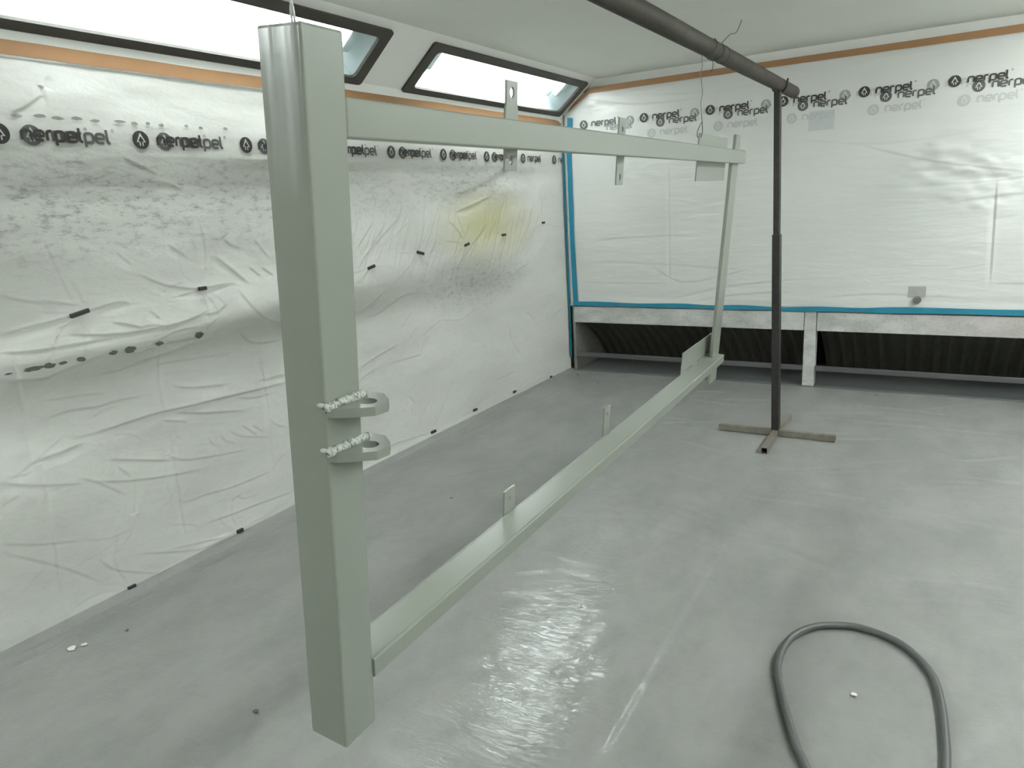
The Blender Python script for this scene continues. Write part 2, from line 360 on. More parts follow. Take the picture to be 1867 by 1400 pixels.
# ------------------------------------------------------------------ films
WALL_CREASES = [[2,[[1.238,1.289],[1.31,1.26],[1.388,1.238]]],[2,[[1.542,1.188],[1.618,1.201],[1.664,1.203],[1.708,1.191]]],[2,[[1.209,1.15],[1.302,1.16],[1.393,1.168],[1.469,1.177]]],[2,[[1.766,1.304],[1.852,1.256],[1.934,1.23],[2.03,1.211],[2.117,1.211],[2.218,1.214]]],[2,[[1.436,1.115],[1.544,1.09],[1.669,1.076],[1.8,1.076],[1.904,1.078],[1.999,1.095],[2.05,1.112]]],[2,[[1.176,0.994],[1.312,0.965],[1.381,0.977],[1.519,1.005]]],[2,[[1.513,0.937],[1.602,0.933],[1.726,0.953],[1.829,0.963],[1.902,0.972],[2.035,0.984]]],[2,[[2.242,1.178],[2.291,1.093],[2.356,1.028],[2.447,0.986]]],[2,[[2.189,1.003],[2.256,0.931],[2.345,0.902],[2.473,0.895]]],[2,[[1.819,0.816],[1.903,0.784],[2.077,0.754]]],[2,[[1.788,0.702],[1.963,0.649],[2.159,0.606]]],[2,[[1.241,0.668],[1.332,0.673],[1.407,0.68]]],[2,[[1.494,0.582],[1.627,0.533],[1.747,0.491]]],[2,[[1.765,0.536],[1.759,0.504],[1.824,0.468],[1.934,0.444],[2.145,0.407]]],[3,[[2.146,1.345],[2.22,1.284],[2.312,1.2]]],[3,[[1.306,0.81],[1.389,0.817],[1.508,0.804],[1.577,0.808],[1.688,0.801]]],[3,[[1.394,0.707],[1.518,0.705],[1.721,0.713],[1.851,0.705],[2.041,0.697],[2.25,0.683],[2.434,0.675]]],[1,[[1.353,1.257],[1.491,1.218]]],[1,[[1.913,1.193],[2.019,1.201],[2.076,1.201]]],[1,[[2.027,1.095],[2.095,1.096],[2.15,1.122]]],[1,[[1.196,1.087],[1.315,1.072],[1.447,1.07],[1.606,1.069]]],[1,[[1.82,1.005],[1.981,0.999]]],[1,[[1.917,1.416],[2.001,1.35]]],[1,[[2.21,1.419],[2.249,1.386],[2.294,1.375]]],[1,[[1.745,0.925],[1.891,0.913],[2.093,0.898]]],[1,[[1.301,0.881],[1.441,0.867],[1.533,0.853]]],[1,[[2.14,0.675],[2.243,0.648],[2.345,0.644]]],[1,[[2.062,0.536],[2.126,0.486],[2.295,0.426]]],[1,[[2.295,0.524],[2.351,0.474],[2.418,0.444]]],[1,[[2.279,0.722],[2.448,0.718]]],[1,[[1.611,1.132],[1.676,1.109],[1.728,1.087]]],[1,[[1.781,1.153],[1.815,1.111]]],[1,[[1.946,0.534],[1.972,0.489],[2.014,0.469]]],[1,[[2.009,0.527],[2.042,0.485],[2.09,0.46]]],[1,[[1.802,0.592],[1.762,0.546]]],[1,[[1.744,0.677],[1.857,0.638]]],[1,[[2.411,1.268],[2.471,1.221]]],[1,[[2.335,1.276],[2.392,1.226]]],[1,[[2.385,1.406],[2.463,1.308]]],[1,[[2.136,0.538],[2.221,0.459]]],[1,[[2.198,0.52],[2.256,0.469]]],[2,[[1.409,0.52],[1.537,0.472],[1.69,0.433],[1.884,0.398]]],[2,[[1.368,0.548],[1.434,0.503],[1.526,0.418]]],[2,[[1.576,0.433],[1.562,0.336],[1.523,0.245],[1.462,0.197]]],[2,[[1.745,0.306],[1.799,0.273],[1.897,0.268],[2.052,0.25],[2.269,0.25]]],[2,[[1.878,0.133],[2.028,0.118],[2.169,0.11],[2.398,0.09]]],[2,[[1.544,0.136],[1.668,0.083],[1.826,0.025],[2.024,0.02]]],[1,[[1.674,0.29],[1.741,0.341],[1.76,0.379]]],[1,[[1.681,0.093],[1.796,0.063],[1.956,0.025]]],[1,[[1.053,0.412],[1.17,0.355],[1.31,0.305]]],[1,[[1.047,0.38],[1.172,0.28],[1.261,0.201],[1.362,0.096]]],[1,[[1.099,0.63],[1.209,0.579],[1.364,0.529]]],[1,[[1.373,0.197],[1.435,0.113],[1.608,0.009]]],[1,[[2.019,0.183],[2.085,0.2]]],[1,[[1.521,0.543],[1.569,0.478]]],[1,[[1.241,0.755],[1.233,0.493],[1.216,0.244],[1.209,0.011]]],[1,[[1.77,0.586],[1.764,0.343],[1.761,0.138]]],[1,[[1.242,1.077],[1.235,0.901],[1.221,0.62]]],[1,[[1.781,0.981],[1.765,0.856],[1.763,0.709]]],[1,[[2.328,0.933],[2.308,0.564],[2.294,0.256]]],[3,[[3.11,0.909],[3.226,0.918],[3.41,0.982],[3.522,0.99],[3.665,0.983]]],[3,[[2.985,0.624],[3.119,0.656],[3.331,0.693]]],[3,[[4.098,1.471],[4.31,1.514],[4.512,1.56]]],[1,[[3.027,0.939],[3.136,0.976],[3.298,1.054],[3.45,1.126],[3.592,1.216],[3.667,1.337]]],[1,[[3.649,1.211],[3.656,1.127],[3.681,1.029]]],[1,[[4.746,0.934],[4.883,0.998],[5.051,1.033]]],[1,[[3.391,0.793],[3.515,0.879]]],[1,[[4.908,0.684],[5.113,0.56],[5.19,0.356],[5.274,0.176]]],[1,[[3.22,0.599],[3.579,0.588]]],[1,[[4.193,1.149],[4.327,1.268],[4.435,1.34]]],[1,[[4.027,1.101],[4.226,1.224],[4.465,1.378]]],[1,[[4.615,1.11],[4.74,1.253]]],[1,[[4.633,1.039],[4.681,1.215]]],[1,[[4.168,0.77],[4.024,0.741],[3.81,0.776]]],[1,[[3.061,1.294],[3.243,1.45]]],[1,[[3.06,1.19],[3.358,1.445]]],[1,[[3.063,1.116],[3.171,1.2]]],[1,[[3.115,1.248],[3.503,1.482]]],[1,[[5.35,1.647],[5.337,1.349]]],[1,[[4.671,0.648],[4.734,0.444],[4.866,0.296]]],[-4,[[3.897,1.556],[4.135,1.581],[4.323,1.615],[4.686,1.717],[5.093,1.859]]],[2,[[3.641,0.056],[3.783,0.2],[3.95,0.394]]],[2,[[3.457,0.113],[3.632,0.273]]],[1,[[3.349,0.208],[3.457,0.288],[3.417,0.346]]],[1,[[4.016,0.224],[4.092,0.115]]],[1,[[3.0,0.626],[3.128,0.655]]],[1,[[3.145,0.071],[3.26,0.079],[3.574,0.044]]],[1,[[4.0,0.105],[4.168,0.22]]],[1,[[4.46,0.203],[4.747,0.211]]],[1,[[1.557,2.055],[1.532,1.997],[1.533,1.953]]],[1,[[1.398,1.909],[1.457,1.935],[1.522,1.981]]],[1,[[1.791,1.768],[1.93,1.705]]],[1,[[1.892,1.676],[1.974,1.668],[2.038,1.637]]]]
FLOOR_CREASES = [[2,[[-1.23,3.201],[-0.995,3.14],[-0.732,3.036],[-0.545,2.998],[-0.331,2.903],[-0.175,2.794]]],[2,[[-0.367,3.652],[-0.047,3.601],[0.393,3.512]]],[2,[[-0.723,2.961],[-0.721,2.54],[-0.72,2.154],[-0.715,1.876]]],[2,[[-0.714,1.875],[-0.707,1.512]]],[1,[[-0.676,3.464],[-0.299,3.466],[0.08,3.463],[0.375,3.262]]],[1,[[0.005,2.671],[0.119,2.505],[0.233,2.474]]],[1,[[-0.835,2.634],[-0.723,2.792]]],[1,[[-0.624,1.598],[-0.532,1.68],[-0.39,1.76]]],[1,[[-0.501,1.779],[-0.447,1.845],[-0.372,1.912]]],[1,[[-0.225,2.788],[-0.1,2.563],[-0.031,2.485]]],[1,[[-1.363,4.18],[-0.956,4.017]]],[1,[[-1.445,2.266],[-1.266,2.391],[-1.051,2.386]]],[1,[[-1.413,2.157],[-1.259,2.171],[-1.017,2.193]]],[1,[[-2.69,2.753],[-2.707,2.977],[-2.68,3.781],[-2.559,5.143]]],[2,[[-1.283,3.209],[-1.089,3.227],[-0.966,3.218],[-0.739,3.088]]],[1,[[-0.819,4.948],[-0.354,4.952],[0.106,4.94],[0.496,4.947]]],[1,[[-0.704,4.297],[-0.516,4.318]]],[2,[[-2.725,0.906],[-2.753,1.45],[-2.713,2.248]]],[1,[[-2.803,0.941],[-2.799,1.48],[-2.797,2.334]]]]
def fbm(ny, nz, sy, sz, seed, octaves=3, ridge=False):
    """smooth tileless value noise on an ny x nz grid; sy, sz = cells across"""
    r = np.random.default_rng(seed); out = np.zeros((ny, nz)); amp = 1
    for o in range(octaves):
        a, b = max(2, int(sy*2**o)), max(2, int(sz*2**o)); g = r.standard_normal((a+3, b+3))
        u = np.linspace(0, a, ny); v = np.linspace(0, b, nz)
        i = np.minimum(u.astype(int), a-1+1); j = np.minimum(v.astype(int), b-1+1); fu = u-i; fv = v-j
        fu = fu*fu*(3-2*fu); fv = fv*fv*(3-2*fv)
        n = (g[i][:, j]*(1-fu)[:, None]*(1-fv)[None] + g[i+1][:, j]*fu[:, None]*(1-fv)[None] + g[i][:, j+1]*(1-fu)[:, None]*fv[None] + g[i+1][:, j+1]*fu[:, None]*fv[None])
        out += amp*(1-2*np.abs(n) if ridge else n); amp *= .5
    return out
class Sheet:
    """height field over (a,b) with creases; mapping decides the world position"""
    vside = 1
    def __init__(s, a0, a1, b0, b1, da, db):
        s.a = np.linspace(a0, a1, int((a1-a0)/da)+1); s.b = np.linspace(b0, b1, int((b1-b0)/db)+1)
        s.A, s.B = np.meshgrid(s.a, s.b, indexing='ij'); s.h = np.zeros_like(s.A)
    def crease(s, pts, depth, width, fade=True):
        P = np.array([tuple(p) for p in smooth_path([(p[0], p[1], 0) for p in pts], 5)])[:, :2]
        seg = np.hypot(*(P[1:]-P[:-1]).T); L = max(seg.sum(), 1e-6); acc = 0; R = width*7
        i0, i1 = np.searchsorted(s.a, [P[:, 0].min()-R, P[:, 0].max()+R]); j0, j1 = np.searchsorted(s.b, [P[:, 1].min()-R, P[:, 1].max()+R])
        if i1 <= i0 or j1 <= j0: return
        A = s.A[i0:i1, j0:j1]; B = s.B[i0:i1, j0:j1]; best = np.full(A.shape, 1e9); T = np.zeros(A.shape); sg = np.zeros(A.shape)
        for k in range(len(P)-1):
            d = P[k+1]-P[k]; l2 = max(d@d, 1e-12); t = np.clip(((A-P[k, 0])*d[0]+(B-P[k, 1])*d[1])/l2, 0, 1)
            dx = A-P[k, 0]-t*d[0]; dy = B-P[k, 1]-t*d[1]; q = dx*dx+dy*dy; m = q < best
            best[m] = q[m]; T[m] = (acc+t*seg[k])[m]/L; acc += seg[k]
            side = np.where(abs(d[0]) > .35*abs(d[1]), dy, dx*s.vside); sg[m] = np.sign(side)[m]
        D = np.sqrt(best)/width; f = np.clip(np.minimum(T, 1-T)*5+.15, 0, 1) if fade else 1.0
        sd = D*sg          # >0 above the fold line
        s.h[i0:i1, j0:j1] += f*depth*(-1/(1+np.exp(np.clip(sd*3.0, -30, 30)))*np.exp(-np.maximum(0, -sd)/2.6) + .30*np.exp(-np.abs(sd-.8)/1.6))*np.clip((7-D)/2, 0, 1)
    def at(s, a, b):
        i = np.clip(np.searchsorted(s.a, a)-1, 0, len(s.a)-2); j = np.clip(np.searchsorted(s.b, b)-1, 0, len(s.b)-2)
        u = (a-s.a[i])/(s.a[1]-s.a[0]); v = (b-s.b[j])/(s.b[1]-s.b[0]); h = s.h
        return float(h[i, j]*(1-u)*(1-v)+h[i+1, j]*u*(1-v)+h[i, j+1]*(1-u)*v+h[i+1, j+1]*u*v)
    def build(s, name, fn, mat, parent=None, flip=False):
        X, Y, Z = fn(s.A, s.B, s.h); co = np.stack([X, Y, Z], -1).reshape(-1, 3).astype(np.float32)
        na, nb = s.A.shape; idx = np.arange(na*nb).reshape(na, nb)
        q = np.stack([idx[:-1, :-1], idx[1:, :-1], idx[1:, 1:], idx[:-1, 1:]], -1).reshape(-1, 4)
        if flip: q = q[:, ::-1]
        me = bpy.data.meshes.new(name); me.vertices.add(len(co)); me.vertices.foreach_set('co', co.ravel())
        me.loops.add(q.size); me.loops.foreach_set('vertex_index', q.ravel().astype(np.int32))
        me.polygons.add(len(q)); me.polygons.foreach_set('loop_start', np.arange(0, q.size, 4, dtype=np.int32)); me.polygons.foreach_set('loop_total', np.full(len(q), 4, dtype=np.int32))
        me.update(); me.validate(); me.polygons.foreach_set('use_smooth', np.ones(len(q), bool))
        return mesh_obj(name, me, mat, parent)

CLIPS = [(1.496, 1.187, .075), (2.045, 1.213, .04), (3.164, 1.194, .06), (3.642, 1.235, .07), (4.171, 1.247, .055), (4.692, 1.281, .05), (5.322, 1.339, .04),
         (2.038, .026, .035), (1.477, .014, .035), (3.632, .043, .05), (4.138, .056, .045), (4.70, .05, .04), (5.335, .022, .03)]
# left wall film: (y, z) -> x
LS = Sheet(.45, YB-.012, .0, 2.125, .0055, .0042)
LS.vside = 1; A, B = LS.A, LS.B; ny, nz = A.shape
quiet = np.clip((np.abs(B-1.84)-.06)/.12, 0, 1)*np.clip((2.12-B)/.12, 0, 1)
LS.h += quiet*(.009*fbm(ny, nz, 7, 4, 11, 2)+.0016*fbm(ny, nz, 26, 16, 12, 2))
LS.h += quiet*(-.016*np.exp(-((B-1.62)/.12)**2)*np.exp(-((A-1.4)/1.6)**2) + .006*np.exp(-((B-1.42)/.12)**2))
bandz = .90+.05*(A-1.0)
LS.h += quiet*(.016*np.exp(-((B-bandz-.10)/.10)**2)-.014*np.exp(-((B-bandz+.12)/.10)**2))*np.clip((4.2-A)/1.5, 0, 1)
# diagonal pull folds fanning out of the upper right corner
ang = (B-1.95)+(A-5.6)*.42
for d, p in WALL_CREASES: LS.crease(p, .0034+.0026*d if d > 0 else .006, .0050+.0007*abs(d) if d > 0 else .03)
rr = random.Random(5)
for cy, cz, _ in CLIPS:
    for k in range(9):
        a = rr.uniform(0, 2*math.pi); l = rr.uniform(.08, .3); a2 = a+rr.uniform(-.3, .3)
        LS.crease([(cy+.03*math.cos(a), cz+.03*math.sin(a)), (cy+l*.6*math.cos(a), cz+l*.5*math.sin(a)), (cy+l*math.cos(a2), cz+l*math.sin(a2))], rr.uniform(.001, .003), .0055)
for k in range(120):       # small nicks all over the sheet
    cy, cz = rr.uniform(.9, 5.6), rr.uniform(.08, 1.5); a = rr.gauss(.25 if cy < 3 else .9, .45); l = rr.uniform(.06, .28)
    LS.crease([(cy, cz), (cy+l*.5*math.cos(a), cz+l*.5*math.sin(a)+rr.uniform(-.02, .02)), (cy+l*math.cos(a), cz+l*math.sin(a))], rr.uniform(.001, .0038), .0052)
for k in range(85):       # steep fine pull lines below the yellow stain and right of the post
    cy = rr.uniform(3.0, 5.2); cz = rr.uniform(.95, 1.40); l = rr.uniform(.12, .35); a = rr.gauss(1.0, .12)
    LS.crease([(cy, cz), (cy+l*.5*math.cos(a), cz+l*.5*math.sin(a)+rr.uniform(-.01, .01)), (cy+l*math.cos(a), cz+l*math.sin(a))], rr.uniform(.0015, .0048), .006)
LS.h = np.clip(LS.h, -.055, .05)*np.clip((YB-.012-LS.A)/.25, .08, 1)
edge = np.clip((B)/.05, 0, 1); LS.h = LS.h*(.3+.7*edge)
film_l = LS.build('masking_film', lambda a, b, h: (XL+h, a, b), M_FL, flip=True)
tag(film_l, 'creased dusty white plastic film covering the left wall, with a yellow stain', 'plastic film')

# back wall film: (x, z) -> y
BS = Sheet(XL+.02, XR-.02, .615, 2.36, .006, .006)
A, B = BS.A, BS.B; nx, nz = A.shape
q2 = np.clip((np.abs(B-2.05)-.10)/.10, 0.12, 1)*np.clip((2.36-B)/.05, 0, 1)*np.clip((B-.615)/.05, 0, 1)
BS.h += q2*(.006*fbm(nx, nz, 5, 4, 21, 2)+.0007*fbm(nx, nz, 10, 30, 22, 3))
blob = np.exp(-((A+.0)/.28)**2-((B-1.62)/.20)**2)+.7*np.exp(-((A-.25)/.2)**2-((B-1.45)/.2)**2)+.9*np.exp(-((A+2.55)/.18)**2-((B-2.22)/.12)**2)+.5*np.exp(-((A+2.3)/.2)**2-((B-1.72)/.12)**2)
BS.h += q2*.006*blob*fbm(nx, nz, 34, 26, 23, 2)
for p, d in (([(-1.922, 1.702), (-1.922, 1.3), (-1.922, .788)], 2.6), ([(-2.75, .80), (-2.3, .79), (-1.925, .788)], .5), ([(.273, 1.467), (.285, 1.1), (.294, .801)], 3), ([(.294, .801), (.8, .80)], 1),
             ([(-1.9, .66), (-1.5, .76), (-1.2, .80), (-.9, .83)], 1), ([(-1.75, .64), (-1.4, .70), (-1.0, .73)], 1), ([(-2.1, .95), (-1.8, .80), (-1.3, .90)], 1), ([(-2.7, .95), (-2.4, .97), (-1.3, .90)], .7),
             ([(-2.6, 1.16), (-2.0, 1.18), (-1.7, 1.17)], 1), ([(-2.6, 2.30), (-2.2, 2.22), (-1.6, 2.20)], 1), ([(-2.3, 2.31), (-1.8, 2.25), (-1.3, 2.27)], .8), ([(-.9, 2.24), (-.4, 2.30), (.2, 2.28)], .8),
             ([(-1.0, 1.84), (-.4, 1.76), (.2, 1.80)], 1), ([(-.6, 1.78), (-.1, 1.62), (.5, 1.50)], 1.5), ([(-.2, 1.47), (.27, 1.47), (.6, 1.52)], .8), ([(0, 1.34), (.4, 1.38), (.7, 1.35)], .8), ([(-.8, .68), (-.4, .72), (.2, .70)], .8)):
    BS.crease(p, .0042*d, .009 if d < 2 else .0055)
BS.h *= np.clip((BS.A-XL-.05)/.12, .05, 1)
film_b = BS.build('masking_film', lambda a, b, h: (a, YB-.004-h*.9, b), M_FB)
tag(film_b, 'smooth white plastic film on the back wall, printed with overlapping lettering', 'plastic film')

# floor film: (x, y) -> z
FSH = Sheet(XL-.02, XR-.01, -.2, YB-.02, .0125, .0125)
A, B = FSH.A, FSH.B; nx, ny = A.shape
FSH.h += .0016*fbm(nx, ny, 7, 9, 31, 3)
pt = np.exp(-((A+1.03)/.42)**2-((B-1.95)/.50)**2)+.5*np.exp(-((A+1.3)/.3)**2-((B-1.35)/.25)**2)+.6*np.exp(-((A-.35)/.2)**2-((B-2.3)/.5)**2)
FSH.h += pt*(.0016*fbm(nx, ny, 40, 70, 33, 2)+.0012*fbm(nx, ny, 14, 34, 34, 1))
for d, p in FLOOR_CREASES: FSH.crease(p, .0042*d, .015)
for k in range(90):
    cx, cy = rr.uniform(-2.4, 1.0), rr.uniform(1.0, 5.4); a = rr.gauss(.15, .35); l = rr.uniform(.15, .7)
    FSH.crease([(cx, cy), (cx+l*.5*math.cos(a), cy+l*.5*math.sin(a)+rr.uniform(-.03, .03)), (cx+l*math.cos(a), cy+l*math.sin(a))], rr.uniform(.0018, .0045), .017)
FSH.h = np.clip(FSH.h, -.008, .012)-.002
FSH.h += .018*np.clip((XL+.05-A)/.05, 0, 1)
film_f = FSH.build('floor_film', lambda a, b, h: (a, b, h), M_FF)
tag(film_f, 'grey glossy plastic film spread over the whole floor', 'plastic film')
shell('floor_duct', XL-.02, XR, YB-.03, YB+.86, -.012, -.001, m_plain('duct_floor_painted_shade', (.12, .128, .125), .8, nscale=4))  # shadow under the lintel is put into this dark floor colour

# ------------------------------------------------------------------ printed lettering
def glyph_paths():
    def arc(cx, cy, rx, ry, a0, a1, n=5): return [(cx+rx*math.cos(math.radians(a0+(a1-a0)*k/n)), cy+ry*math.sin(math.radians(a0+(a1-a0)*k/n))) for k in range(n+1)]
    G = {}; r = .3
    G['n'] = (.85, [[(0, 0), (0, .7)]+arc(r, .7, r, r, 180, 90)+arc(.55, .7, r, r, 90, 0)+[(.85, 0)]])
    G['e'] = (.85, [[(.05, .47), (.85, .47)]+[(.85, .7)]+arc(.55, .7, r, r, 0, 90)+arc(r, .7, r, r, 90, 180)+arc(r, .28, r, .28, 180, 270)+[(.78, 0)]])
    G['r'] = (.52, [[(0, 0), (0, .7)]+arc(r, .7, r, r, 180, 90)+[(.52, 1)]])
    G['p'] = (.85, [[(0, -.5), (0, .7)]+arc(r, .7, r, r, 180, 90)+arc(.55, .7, r, r, 90, 0)+arc(.55, .3, r, .3, 0, -90)+[(.12, 0)]])
    G['l'] = (.30, [[(0, 1.5), (0, .28)]+arc(.28, .28, .28, .28, 180, 270)])
    return G
GL = glyph_paths()
def ribbon(bm, path, wd, put, mi=0):
    P = [Vector((x, y)) for x, y in path]; Q = []
    for a, b in zip(P, P[1:]):
        n = max(1, int((b-a).length/.015)); Q += [a.lerp(b, k/n) for k in range(n)]
    Q.append(P[-1]); L = []
    for i, p in enumerate(Q):
        t = (Q[min(i+1, len(Q)-1)]-Q[max(i-1, 0)]); t.normalize(); n = Vector((-t.y, t.x))*wd/2
        L.append((bm.verts.new(put(p+n)), bm.verts.new(put(p-n))))
    for a, b in zip(L, L[1:]):
        f = bm.faces.new((a[0], a[1], b[1], b[0])); f.material_index = mi
def fan(bm, pts, put, mi):
    c = bm.verts.new(put(Vector((sum(p[0] for p in pts)/len(pts), sum(p[1] for p in pts)/len(pts))))); V = [bm.verts.new(put(Vector(p))) for p in pts]
    for k in range(len(V)): bm.faces.new((c, V[k], V[(k+1) % len(V)])).material_index = mi
def logo(parent, putf, u, v, ink, off, letters='nerpel', icon=True, mirror=1, wink=None):
    """u,v: centre of the round emblem on the sheet; putf(u,v,off) -> world point"""
    bm = bmesh.new(); Rr = .036
    if icon:
        circ = [(u+mirror*Rr*math.cos(k*math.pi/14), v+Rr*math.sin(k*math.pi/14)) for k in range(28)]
        fan(bm, circ, lambda p: putf(p.x, p.y, off), 0)
        # pale outlined arrow, dark arrow inside it
        big = [(0, .80), (.56, -.25), (.24, -.22), (.24, -.62), (-.24, -.62), (-.24, -.22), (-.56, -.25)]
        sml = [(0, .42), (.34, -.12), (.10, -.10), (.10, -.80), (-.10, -.80), (-.10, -.10), (-.34, -.12)]
        fan(bm, [(u+mirror*x*Rr, v+y*Rr) for x, y in big], lambda p: putf(p.x, p.y, off+.0005), 1)
        fan(bm, [(u+mirror*x*Rr, v+y*Rr) for x, y in sml], lambda p: putf(p.x, p.y, off+.0010), 0)
    k = .0335; x = .074
    bm2 = bm if False else bmesh.new()
    for ch in 'nerpel':
        wd, paths = GL[ch]
        if ch in letters or letters == 'nerpel':
            for pth in paths: ribbon(bm2, [(u+mirror*(x+px*k*1.12), v-.018+py*k) for px, py in pth], .0106, lambda p: putf(p.x, p.y, off))
        x += wd*k*1.12+.0115
    ring = [(u+mirror*(x+.004+.0045*math.cos(a*math.pi/6)), v+.030+.0045*math.sin(a*math.pi/6)) for a in range(13)]
    ribbon(bm2, ring, .0022, lambda p: putf(p.x, p.y, off))
    me = bpy.data.meshes.new('printed_word'); bm2.to_mesh(me); bm2.free(); mesh_obj('printed_word', me, [wink or ink], parent)
    if not icon: bm.free(); return
    me = bpy.data.meshes.new('printed_emblem'); bm.to_mesh(me); bm.free()
    mesh_obj('printed_emblem', me, [ink, M_INKBG], parent)
putB = lambda u, v, off: (u, YB-.004-BS.at(u, v)*.9-off, v)
putL = lambda u, v, off: (XL+LS.at(u, v)+off, u, v)
for i, u in enumerate(np.arange(-2.659, 1.0, .529)):
    logo(film_b, putB, u, 2.110, M_INK if i else M_INK2, .0050)
    logo(film_b, putB, u+.664, 2.0655, M_INK2, .0030)
    logo(film_b, putB, u+.408, 2.103, M_INK3, .0018, wink=M_INK4)
    if i or True: logo(film_b, putB, u+.591, 1.987, M_INK4, .0022)
logo(film_b, putB, -2.525, 2.066, M_INK3, .0030, icon=False)
for u in np.arange(.822, 5.7, .527):
    if u+.33 < YB+.1:
        logo(film_l, putL, u, 1.842, M_INK, .0040) if u < 5.5 else None
        if u+.46 < YB and u < 4.9: logo(film_l, putL, u+.108, 1.841, M_INK2, .0020)
def partial_logo():
    # the last print runs under the corner tape: emblem and the first letters only
    bm = bmesh.new(); bm2 = bmesh.new(); u, v, k = 5.565, 1.842, .0325; Rr = .036
    fan(bm, [(u+Rr*math.cos(a*math.pi/14), v+Rr*math.sin(a*math.pi/14)) for a in range(28)], lambda p: putL(p.x, p.y, .004), 0)
    for sc, of, mi, pts in ((1, .0045, 1, [(0, .80), (.56, -.25), (.24, -.22), (.24, -.62), (-.24, -.62), (-.24, -.22), (-.56, -.25)]), (1, .005, 0, [(0, .42), (.34, -.12), (.10, -.10), (.10, -.80), (-.10, -.80), (-.10, -.10), (-.34, -.12)])):
        fan(bm, [(u+x*Rr, v+y*Rr) for x, y in pts], lambda p: putL(p.x, p.y, of), mi)
    x = .078
    for ch in 'ner':
        for pth in GL[ch][1]: ribbon(bm2, [(min(5.735, u+x+px*k*1.12), v-.018+py*k) for px, py in pth], .0072, lambda p: putL(p.x, p.y, .004))
        x += GL[ch][0]*k*1.12+.0115
    me = bpy.data.meshes.new('printed_emblem'); bm.to_mesh(me); bm.free(); mesh_obj('printed_emblem', me, [M_INK, M_INKBG], film_l)
    me = bpy.data.meshes.new('printed_word'); bm2.to_mesh(me); bm2.free(); mesh_obj('printed_word', me, [M_INK], film_l)
partial_logo()

# dark spots where the film clings to something behind, in a row at knee height and a faint row above the lettering
def spot(y, z, ry, rz, mat, seed):
    r = random.Random(seed); pts = []
    for k in range(18):
        a = k*math.pi/9; q = 1+r.uniform(-.18, .18); pts.append((y+ry*.8*q*math.cos(a), z+rz*.8*q*math.sin(a)*abs(math.sin(a))**.3))
    bm = bmesh.new(); fan(bm, pts, lambda p: putL(p.x, p.y, .0035), 0); me = bpy.data.meshes.new('cling_spot'); bm.to_mesh(me); bm.free(); mesh_obj('cling_spot', me, mat, film_l)
M_SPOT = m_plain('damp_film', (.15, .155, .14), .4, nscale=90, var=.5); M_SPOT2 = m_plain('faint_damp_film', (.25, .26, .24), .4, nscale=90, var=.4)
for i, (y, ry, rz) in enumerate([(1.207, .016, .004), (1.291, .045, .011), (1.345, .028, .013), (1.395, .02, .008), (1.461, .022, .013), (1.586, .022, .011), (1.656, .03, .018), (1.785, .026, .012), (1.981, .03, .019)]):
    spot(y, 1.012, ry, rz, M_SPOT, i)
for i, (px, ry) in enumerate([(1.42, .03), (1.50, .035), (1.56, .04), (1.63, .035), (1.70, .03), (1.80, .04), (1.86, .022), (1.92, .018), (1.98, .02), (2.10, .016), (2.17, .02), (2.30, .018)]):
    spot(px, 1.905+.004*(i % 2), ry*.8, .008, M_SPOT2, 40+i)

for i, (y, z, l) in enumerate(CLIPS):
    bm = bmesh.new(); h = LS.at(y, z); sl = .18 if l > .05 else 0.0
    if i == 3: sl = -.25
    vs = box(bm, -.004, .008, -l/2, l/2, -.0085, .0085, .002); bmesh.ops.rotate(bm, verts=bm.verts, cent=(0, 0, 0), matrix=Matrix.Rotation(sl, 3, 'X'))
    o = bm_obj('film_clip', bm, M_CLIP); o.location = (XL+h+.004, y, z)
    where = ['left of the post at mid-height, longest of the row', 'left of the post at mid-height, small one by the post', 'just right of the post at mid-height', 'tilted downwards, second right of the post', 'under the yellow stain', 'on the right side of the yellow stain', 'highest, near the blue corner tape',
             'at the floor edge just left of the post', 'at the floor edge in the lower left', 'at the floor edge right of the lugs', 'at the floor edge, second right of the lugs', 'at the floor edge, third right of the lugs', 'at the floor edge nearest the back corner'][i]
    tag(o, 'black film clip ' + where, 'clip', 'small black clips pinning the left wall film')

# ------------------------------------------------------------------ tapes
def strip_l(name, y0, y1, z0a, z1a, z0b, z1b, mat, wav=.002, x=None, round_end=False):
    bm = bmesh.new(); n = 90; L = []
    for k in range(n+1):
        t = k/n; y = y0+(y1-y0)*t; e = wav*math.sin(y*5)+wav*.5*math.sin(y*13+1)
        a = z0a+(z0b-z0a)*t+e; b = z1a+(z1b-z1a)*t+e*.6
        if round_end and t > .975: c = (t-.975)/.025; m_ = (a+b)/2; hh = (b-a)/2*math.sqrt(max(0, 1-c*c)); a, b = m_-hh, m_+hh
        L.append([bm.verts.new((xx, y, zz)) for xx in (x, x+.0012) for zz in (a, b)])
    for p, q in zip(L, L[1:]):
        for i, j in ((0, 1), (1, 3), (3, 2), (2, 0)): bm.faces.new((p[i], p[j], q[j], q[i]))
    bm.faces.new((L[0][0], L[0][1], L[0][3], L[0][2])); bm.faces.new((L[-1][0], L[-1][2], L[-1][3], L[-1][1]))
    return bm_obj(name, bm, mat)
tag(strip_l('masking_tape', .5, YB-.03, 2.104, 2.153, 2.106, 2.160, M_TAPE_BROWN, x=XL+.0055, round_end=True), 'brown tape strip along the top of the left wall film, below the lights', 'tape')
